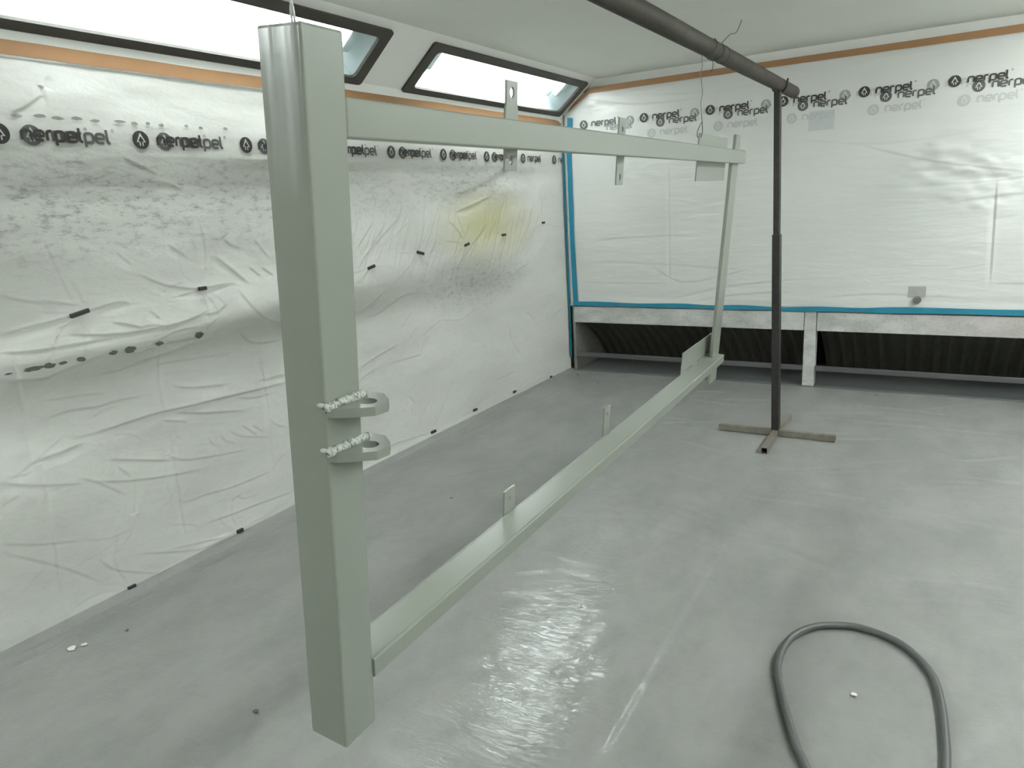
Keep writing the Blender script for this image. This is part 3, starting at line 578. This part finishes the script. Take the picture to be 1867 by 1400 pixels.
def flat_strip(name, pts_lo, pts_hi, mat, off, label=None, parent=None):
    """strip on the back wall between two poly-lines of (x,z)"""
    bm = bmesh.new(); L = []
    for (x0, z0), (x1, z1) in zip(pts_lo, pts_hi):
        L.append([bm.verts.new(p) for p in ((x0, YB-off, z0), (x1, YB-off, z1), (x1, YB-off-.0012, z1), (x0, YB-off-.0012, z0))])
    for p, q in zip(L, L[1:]):
        for i in range(4): bm.faces.new((p[i], p[(i+1)%4], q[(i+1)%4], q[i]))
    bm.faces.new(L[0]); bm.faces.new(L[-1][::-1])
    o = bm_obj(name, bm, mat, parent)
    if label: tag(o, label, 'tape')
    return o
def dens(P, n=12, wob=.0015, ph=0):
    out = []
    for (x0, z0), (x1, z1) in zip(P, P[1:]):
        for k in range(n): t = k/n; out.append((x0+(x1-x0)*t+wob*.3*math.sin(17*t+ph), z0+(z1-z0)*t+wob*math.sin(9*t+ph+x0*3)))
    out.append(P[-1]); return out
flat_strip('masking_tape', dens([(-2.800, 2.225), (-2.600, 2.348), (XR-.02, 2.351)]), dens([(-2.775, 2.262), (-2.592, 2.392), (XR-.02, 2.398)], ph=1), M_TAPE_BROWN, .0125, 'brown tape strip along the top of the back wall film, bending down at the corner')
flat_strip('blue_tape', dens([(-2.815, .590), (-1.7, .588), (-1.0, .586), (-.2, .588), (XR-.02, .590)], wob=.003), dens([(-2.815, .625), (-1.7, .622), (-1.0, .618), (-.2, .628), (XR-.02, .640)], ph=2, wob=.004), M_TAPE_BLUE, .0125, 'blue tape strip running along the bottom of the back wall film')
flat_strip('blue_tape', dens([(-2.812, .615), (-2.822, 1.2), (-2.824, 1.9), (-2.806, 2.18)]), dens([(-2.766, .615), (-2.779, 1.2), (-2.779, 1.9), (-2.756, 2.175)], ph=2), M_TAPE_BLUE, .0138, 'wide vertical blue tape strip on the back wall at the corner')
bm = bmesh.new(); L = []
for k in range(41):
    z = .12+k/40*1.98; yy = YB-.046+.006*math.sin(z*3); L.append([bm.verts.new(p) for p in ((XL+.012, yy, z), (XL+.012, yy+.034, z), (XL+.0135, yy+.034, z), (XL+.0135, yy, z))])
for p, q in zip(L, L[1:]):
    for i in range(4): bm.faces.new((p[i], p[(i+1)%4], q[(i+1)%4], q[i]))
tag(bm_obj('blue_tape', bm, M_TAPE_BLUE_D), 'narrow vertical blue tape strip at the end of the left wall film', 'tape')

# things seen dimly through the back film
bm = bmesh.new(); box(bm, -.185, -.075, YB-.006, YB-.0045, .705, .780, 0); tag(bm_obj('wall_socket', bm, m_plain('socket_grey', (.36, .36, .34), .6, nscale=40, var=.15)), 'small grey box above the blue tape showing through the back film', 'socket')
so = [o for o in COL.objects if o.name == 'wall_socket'][0]
so.location.y = 0
bm = bmesh.new(); tube_pts(bm, [(-.125, YB-.004, .685), (-.125, YB-.026, .685)], .026, 20); bm_obj('plug_hole', bm, m_plain('socket_dark', (.13, .135, .12), .6), so)
bm = bmesh.new(); box(bm, -.895, -.725, YB-.0052, YB-.0044, 1.887, 2.02, 0); tag(bm_obj('wall_notice', bm, m_plain('pale_blue_card', (.50, .525, .53), .5)), 'pale blue-grey card behind the back film, just right of the pipe end', 'card')

# ------------------------------------------------------------------ extraction duct under the back wall
def blk(name, x0, x1, y0, y1, z0, z1, mat, label, cat, bev=.004, group=None):
    bm = bmesh.new(); box(bm, x0, x1, y0, y1, z0, z1, bev); o = bm_obj(name, bm, mat); return tag(o, label, cat, group)
blk('lintel_beam', XL+.045, -.868, YB-.004, YB+.12, .436, .578, M_LINTEL, 'worn grey lintel beam over the left bay of the low duct', 'beam')
blk('lintel_beam', -.775, XR-.01, YB-.004, YB+.12, .436, .578, M_LINTEL, 'worn grey lintel beam over the right bay of the low duct', 'beam')
blk('duct_pillar', -.864, -.779, YB-.002, YB+.10, -.001, .585, M_LINTEL, 'short worn grey pillar between the two bays of the duct', 'pillar', .006)
blk('duct_bar', XL+.05, -.866, YB+.002, YB+.035, .122, .158, M_BAR, 'grey metal bar across the left duct bay near the floor', 'bar', .003)
blk('duct_bar', -.777, XR-.01, YB+.002, YB+.035, .122, .158, M_BAR, 'grey metal bar across the right duct bay near the floor', 'bar', .003)
blk('duct_cheek', XL+.03, XL+.055, YB+.0, YB+.80, -.001, .58, M_CHEEK, 'rough grey side panel at the left end of the duct', 'panel', .002)
def pleats(x0, x1, label):
    bm = bmesh.new(); L = []; n = int((x1-x0)/.09)*4
    for k in range(n+1):
        x = x0+(x1-x0)*k/n; d = (.0, .0, .022, .022)[k % 4]; sh = 0 if k % 2 == 0 else .01
        L.append([bm.verts.new((x, y-d, z-d*.6)) for y, z in ((YB+.13, .44), (YB+.32, .33), (YB+.52, .18), (YB+.70, .0))])
    for p, q in zip(L, L[1:]):
        for i in range(3): bm.faces.new((p[i], p[i+1], q[i+1], q[i]))
    tag(bm_obj('filter_panel', bm, M_FILTER), label, 'filter')
pleats(XL+.06, -.87, 'dark ribbed filter panel sloping away inside the left duct bay')
pleats(-.775, XR-.02, 'dark ribbed filter panel sloping away inside the right duct bay')

# ------------------------------------------------------------------ the hanging gate frame
GO = Vector((-0.9179314579921557, 0.8084399882617076, 0.49592283347953536)); GE = Euler((0.004206251273812838, 0.08702803522070554, 0.01708387204130151))
gate = empty('gate_frame', GO, 'pale green-grey painted steel gate frame hanging from the pipe on wires', 'gate frame'); gate.rotation_euler = GE
GM = Matrix.Translation(GO) @ GE.to_matrix().to_4x4()
def gpart(name, bm, mat=None, parent=None, smooth=False): return bm_obj(name, bm, mat or M_GATE, parent or gate, smooth)
PB, PA, PH = .0909, .0878, 1.279
bm = bmesh.new(); box(bm, -PB, 0, 0, PA, 0, PH, .005); gpart('post', bm, M_POST)
bm = bmesh.new(); box(bm, -.045, .0, PA-.002, 2.944, 1.124, 1.1856, .004); gpart('top_rail', bm)
# bottom rail: upturned shallow lips along both edges as in a folded channel
bm = bmesh.new()
sec = [(-.077, .108), (.002, .108), (.005, .111), (.005, .1480), (.003, .1505), (-.0015, .1512), (-.004, .150), (-.073, .150), (-.0745, .1512), (-.077, .1512), (-.079, .150), (-.079, .111)]
L = [[bm.verts.new((x, y, z+(.010 if y > 1 else 0))) for x, z in sec] for y in (PA-.002, 2.912)]; n = len(sec)
for k in range(n): bm.faces.new((L[0][k], L[1][k], L[1][(k+1)%n], L[0][(k+1)%n]))
bm.faces.new(L[0]); bm.faces.new(L[1][::-1]); gpart('bottom_rail', bm)
bm = bmesh.new(); box(bm, -.048, -.030, 2.81, 2.935, .015, 1.126, .003); gpart('end_upright', bm)
bm = bmesh.new(); box(bm, -.045, -.028, 2.835, 2.93, 1.18, 1.257, .006); gpart('upright_stub', bm)
bm = bmesh.new(); box(bm, -.0975, -.088, .006, .07, .0, .213, .003); gpart('hinge_strip', bm)
bm = bmesh.new(); box(bm, -.0975, -.088, .006, .05, 1.068, 1.10, .004); gpart('weld_stub', bm)
def flat_plate(x, u0, u1, v0, v1, holes, name='bracket_plate', th=.005, notch=0):
    """plate in the gate's plane with slot holes; built from horizontal slabs around each hole"""
    bm = bmesh.new(); uc = (u0+u1)/2
    if notch: out0 = [(u0+notch, v1), (u0+notch, v1-.05), (u0, v1-.058), (u0, v0), (u1, v0), (u1, v1-.058), (u1-notch, v1-.05), (u1-notch, v1)]
    else: out0 = [(u0, v0), (u1, v0), (u1, v1), (u0, v1)]
    cuts = sorted(holes); vs = []
    lo = v0
    for i, (hv, hr) in enumerate(cuts):
        hi = (hv+cuts[i+1][0])/2 if i+1 < len(cuts) else v1
        poly = [(u0, lo), (u1, lo), (u1, hi), (u0, hi)]
        if notch and hi == v1: poly = [(u0, lo), (u1, lo), (u1, v1-.058), (u1-notch, v1-.05), (u1-notch, v1), (u0+notch, v1), (u0+notch, v1-.05), (u0, v1-.058)]
        o = ray_outline(poly, (uc, hv), 48); h = [(uc+hr*.85*math.cos(2*math.pi*k/48), hv+hr*math.sin(2*math.pi*k/48)) for k in range(48)]
        # exact corners
        for c in poly:
            k = min(range(48), key=lambda k: (o[k][0]-c[0])**2+(o[k][1]-c[1])**2); o[k] = c
        prism(bm, o, 0, th, hole=h); lo = hi
    if not cuts: prism(bm, out0, 0, th)
    for v in bm.verts: v.co = Vector((x+v.co.z, v.co.x, v.co.y))
    return gpart(name, bm)
flat_plate(-.052, .664, .721, 1.077, 1.273, [(1.101, .011), (1.248, .012)], notch=.004)
flat_plate(-.052, 1.362, 1.418, 1.038, 1.239, [(1.062, .010), (1.205, .009)])
flat_plate(-.052, 2.262, 2.74, 1.044, 1.236, [])
flat_plate(-.084, .741, .799, .10, .224, [(.195, .006)])
flat_plate(-.084, 1.458, 1.512, .10, .264, [(.235, .006)])
# large lower plate: tack welds between it and the rail leave two narrow slots
bm = bmesh.new()
for u0, u1, v0, v1 in ((2.41, 2.935, .166, .262), (2.41, 2.50, .15, .166), (2.60, 2.68, .15, .166), (2.78, 2.935, .15, .166)): box(bm, -.081, -.076, u0, u1, v0, v1)
gpart('bracket_plate', bm)
bm = bmesh.new(); box(bm, -.077, -.045, 2.912, 2.935, .12, .166, .004); gpart('end_tab', bm)
# hinge lugs
LUG = [(-.002, .004), (.012, .010), (.036, .030), (.061, .056), (.065, .085), (.054, .101), (.026, .122), (-.014, .120), (-.014, .0895), (-.002, .0875)]
def lug(v, yshift):
    bm = bmesh.new(); c = (.0295, .0735); N = 64
    o = ray_outline(LUG, c, N)
    for p in LUG:
        k = min(range(N), key=lambda k: (o[k][0]-p[0])**2+(o[k][1]-p[1])**2); o[k] = p
    prism(bm, [(x, y+yshift) for x, y in o], v-.016, v, hole=[(c[0]+.0165*math.cos(2*math.pi*k/N), c[1]+yshift+.0165*math.sin(2*math.pi*k/N)) for k in range(N)])
    l = gpart('hinge_lug', bm)
    r = random.Random(int(v*1000)); bm = bmesh.new(); P = []; Rd = []
    for k in range(60):
        t = k/59; P.append((.003+r.uniform(-.0008, .0008), -.002+yshift*.4+.096*t, v+.003+.0035*math.sin(k*1.9)*.3+r.uniform(-.0015, .0015))); Rd.append(.0062+.002*abs(math.sin(k*1.15))+r.uniform(-.001, .001))
    tube_pts(bm, P, .006, 10, radii=Rd)
    bmesh.ops.subdivide_edges(bm, edges=bm.edges[:], cuts=1)
    for vv in bm.verts: vv.co += Vector((r.uniform(-1, 1), r.uniform(-1, 1), r.uniform(-1, 1)))*.0011
    bm_obj('weld_bead', bm, M_WELD, l, True)
    bm = bmesh.new(); bmesh.ops.create_icosphere(bm, subdivisions=2, radius=.006)
    for vv in bm.verts: vv.co = Vector((vv.co.x*1.5-.006, vv.co.y-.001+yshift*.4, vv.co.z*.7+v+.006))
    bm_obj('weld_spatter', bm, M_WELD, l, True)
lug(.696, -.002); lug(.616, -.002)

# ------------------------------------------------------------------ pipe, stand, wires
def PX(y): return -.885+(y-3.04)*(.018/1.44)
def PZ(y): return 2.076-(y-2.1)*.002
bm = bmesh.new(); R0 = .036
P = [(PX(y), y, PZ(y)) for y in (-.9, 0, 1, 2, 3, 4, 4.60, 4.615, 4.93)]
tube_pts(bm, P, R0, 32, closed_ends=False, radii=[R0]*9)
tube_pts(bm, [(PX(4.93), 4.9299, PZ(4.93)), (PX(4.93), 4.9301, PZ(4.93))], R0, 32, radii=[R0-.0001, R0])
pipe = tag(bm_obj('steel_pipe', bm, M_PIPE, None, True), 'long weathered steel pipe lying across under the ceiling, carrying the gate frame', 'pipe')
pipe.data.polygons[len(pipe.data.polygons)-1].use_smooth = False
bm = bmesh.new(); tube_pts(bm, [(PX(3.33), 3.325, PZ(3.33)), (PX(3.33), 3.34, PZ(3.33))], R0+.0015, 32); bm_obj('weld_ring', bm, M_PIPE, pipe, True)

SB = Vector((-.812, 4.475, 0)); stand = empty('pipe_stand', SB, 'dark square-tube steel stand with a cross foot holding the far pipe end', 'stand')
def hollow(bm, p0, p1, hw, wall, wid=None):
    """square tube between two points, open at p1"""
    p0, p1 = Vector(p0), Vector(p1); d = (p1-p0).normalized(); up = Vector((0, 0, 1)) if abs(d.z) < .9 else Vector((0, 1, 0)); s = d.cross(up).normalized(); up = s.cross(d)
    def ring(p, h): return [bm.verts.new(p+s*a*h+up*b*h) for a, b in ((-1, -1), (1, -1), (1, 1), (-1, 1))]
    a, b, c, e = ring(p0, hw), ring(p1, hw), ring(p1, hw-wall), ring(p1-d*.12, hw-wall)
    for r0, r1 in ((a, b), (b, c), (c, e)):
        for k in range(4): bm.faces.new((r0[k], r0[(k+1)%4], r1[(k+1)%4], r1[k]))
    bm.faces.new(a); bm.faces.new(e)
hw = .0185
for nm, e in (('left', (-.352, .0, hw)), ('right', (.345, .0, hw)), ('front', (.006, -.37, hw)), ('back', (.012, .37, hw))):
    bm = bmesh.new(); ev = Vector(e); st = Vector((0, 0, hw)) + (ev-Vector((0, 0, hw))).normalized()*.02
    hollow(bm, st, e, hw, .003); o = bm_obj('foot_arm', bm, M_BASE, stand)
topp = Vector((PX(4.48)-SB.x, .005, PZ(4.48)-R0-.004)); v0 = Vector((0, 0, 0))
def pole_seg(name, t0, t1, hw, mat, bev=.003):
    bm = bmesh.new(); p0 = v0.lerp(topp, t0); p1 = v0.lerp(topp, t1); d = (p1-p0); L_ = d.length
    M = Matrix.Translation(p0) @ d.to_track_quat('Z', 'Y').to_matrix().to_4x4()
    box(bm, -hw, hw, -hw, hw, 0, L_, bev, M=M); return bm_obj(name, bm, mat, stand)
pole_seg('outer_tube', .0005, 1.24/topp.z, .0225, M_STAND); pole_seg('inner_tube', 1.235/topp.z, 1.0, .0175, M_STAND)
bm = bmesh.new(); U = []
for k in range(17):
    a = math.radians(180+ (k/16)*180); U.append((topp.x+(R0+.005)*math.cos(a), .045, topp.z+R0+.003+(R0+.005)*math.sin(a)))
U = [(U[0][0]-.004, .045, U[0][2]+.030)]+U+[(U[-1][0]+.004, .045, U[-1][2]+.030)]
tube_pts(bm, U, .005, 8); tube_pts(bm, [(topp.x, .0, topp.z-.012), (topp.x, .045, topp.z-.004)], .007, 8)
bm_obj('saddle', bm, M_STAND, stand, True)

def wire(name, paths, r, mat, label):
    bm = bmesh.new()
    for p in paths: tube_pts(bm, smooth_path(p, 6), r, 6)
    return tag(bm_obj(name, bm, mat, None, True), label, 'wire')
def ringpts(y, dy, r, n=14, a0=0, a1=360): return [(PX(y)+r*math.cos(math.radians(a0+(a1-a0)*k/n)), y+dy*k/n, PZ(y)+r*math.sin(math.radians(a0+(a1-a0)*k/n))) for k in range(n+1)]
gp = lambda x, y, z: tuple(GM @ Vector((x, y, z)))
pb = gp(-.03, 2.275, 1.24); yw = 3.05
wob = [(PX(yw)+.0025*math.sin(k*2.1), yw+.003*math.cos(k*1.7), PZ(yw)-R0-.004-(PZ(yw)-R0-.004-pb[2]-.04)*k/7) for k in range(8)]
wire('hanging_wire', [ringpts(3.15, -.06, R0+.0025, a0=60, a1=-95) + wob, wob[-1:]+[gp(-.042, 2.275, 1.25), gp(-.044, 2.28, 1.225), gp(-.050, 2.27, 1.215), gp(-.056, 2.255, 1.225), gp(-.054, 2.255, 1.25), wob[-1]],
    ringpts(3.24, -.03, R0+.0025, a0=40, a1=-200), [(PX(3.24)+R0*.7, 3.24, PZ(3.24)+R0*.75), (PX(3.3)+.045, 3.29, PZ(3.3)+.065), (PX(3.3)+.055, 3.36, 2.158), (PX(3.3)+.062, 3.42, 2.215)],
    [(PX(3.15)+.01, 3.16, PZ(3.15)-R0), (PX(3.15)+.012, 3.165, PZ(3.15)-R0-.03), (PX(3.15)+.006, 3.16, PZ(3.15)-R0-.055)]], .0016, M_WIRE, 'thin dark wire tied round the pipe above the far plate, with a loose tail')
t0 = gp(-.026, .012, PH); z1 = PZ(.82)-R0
wire('hanging_wire', [[(t0[0]+.0025*math.sin(k*1.6+ph), t0[1]+.0025*math.cos(k*1.6+ph), t0[2]-.004+(z1-t0[2]+.004)*k/12+0) for k in range(13)] for ph in (0, math.pi)]+[ringpts(.82, .01, R0+.003)], .0018, M_WIRE_L, 'pale twisted wire tied to the top of the big post')

# ------------------------------------------------------------------ hose and litter
H = [(-.204, 1.71), (-.24, 1.78), (-.3, 1.935), (-.346, 2.083), (-.356, 2.189), (-.339, 2.299), (-.29, 2.384), (-.217, 2.434), (-.141, 2.452), (-.038, 2.423), (.028, 2.359), (.076, 2.269), (.098, 2.16), (.109, 2.026), (.113, 1.872), (.10, 1.6), (.05, 1.3), (-.05, 1.0)]
H = [(-.02, 1.15), (-.12, 1.5)] + H
def fz(x, y): return max(FSH.at(x, y), -.002)
bm = bmesh.new(); sp_ = smooth_path([(x, y, 0) for x, y in H], 10); tube_pts(bm, [(p.x, p.y, fz(p.x, p.y)+.0125) for p in sp_], .0120, 16)
tag(bm_obj('air_hose', bm, M_HOSE, None, True), 'grey rubber hose lying in a loop on the floor film at lower right', 'hose')
def scrap(x, y, s, mat, label, seed, cat='scrap'):
    r = random.Random(seed); bm = bmesh.new(); pts = [(s*(.6+.5*r.random())*math.cos(k*1.05), s*(.5+.5*r.random())*math.sin(k*1.05), r.uniform(.001, .4*s)) for k in range(6)]
    a = [bm.verts.new(p) for p in pts]; b = [bm.verts.new((p[0], p[1], p[2]+.0015)) for p in pts]; c = bm.verts.new((0, 0, .35*s)); d = bm.verts.new((0, 0, .35*s+.0015))
    for k in range(6): j = (k+1) % 6; bm.faces.new((c, a[j], a[k])); bm.faces.new((d, b[k], b[j])); bm.faces.new((a[k], a[j], b[j], b[k]))
    o = bm_obj('scrap', bm, mat); o.location = (x, y, fz(x, y)+.0005); tag(o, label, cat)
scrap(-.126, 2.085, .014, M_SCRAP, 'small white paper chip on the floor inside the hose loop', 1)
scrap(-2.655, 1.115, .018, M_SCRAP, 'pale crumpled scrap on the floor by the lower left wall edge', 2)
scrap(-2.635, 1.150, .014, M_SCRAP, 'pale flake beside the crumpled scrap by the lower left wall', 3)
scrap(-2.576, 1.282, .010, M_SCRAPD, 'tiny dark speck on the floor near the lower left wall edge', 4)
scrap(-1.748, 1.196, .011, M_SCRAPD, 'small dark crumb on the floor left of the foot of the post', 5)
scrap(-2.151, 2.833, .010, M_SCRAPD, 'tiny dark crumb on the floor between post and lower rail', 6)
scrap(-.328, 5.62, .016, M_SCRAPD, 'small dark crumb on the floor in front of the right duct bay', 7)
scrap(-2.70, 5.55, .016, M_SCRAPD, 'small dark crumb on the floor in the far left corner', 8)
scrap(-2.42, 5.35, .013, M_SCRAPD, 'small dark crumb on the floor in front of the left duct bay', 9)
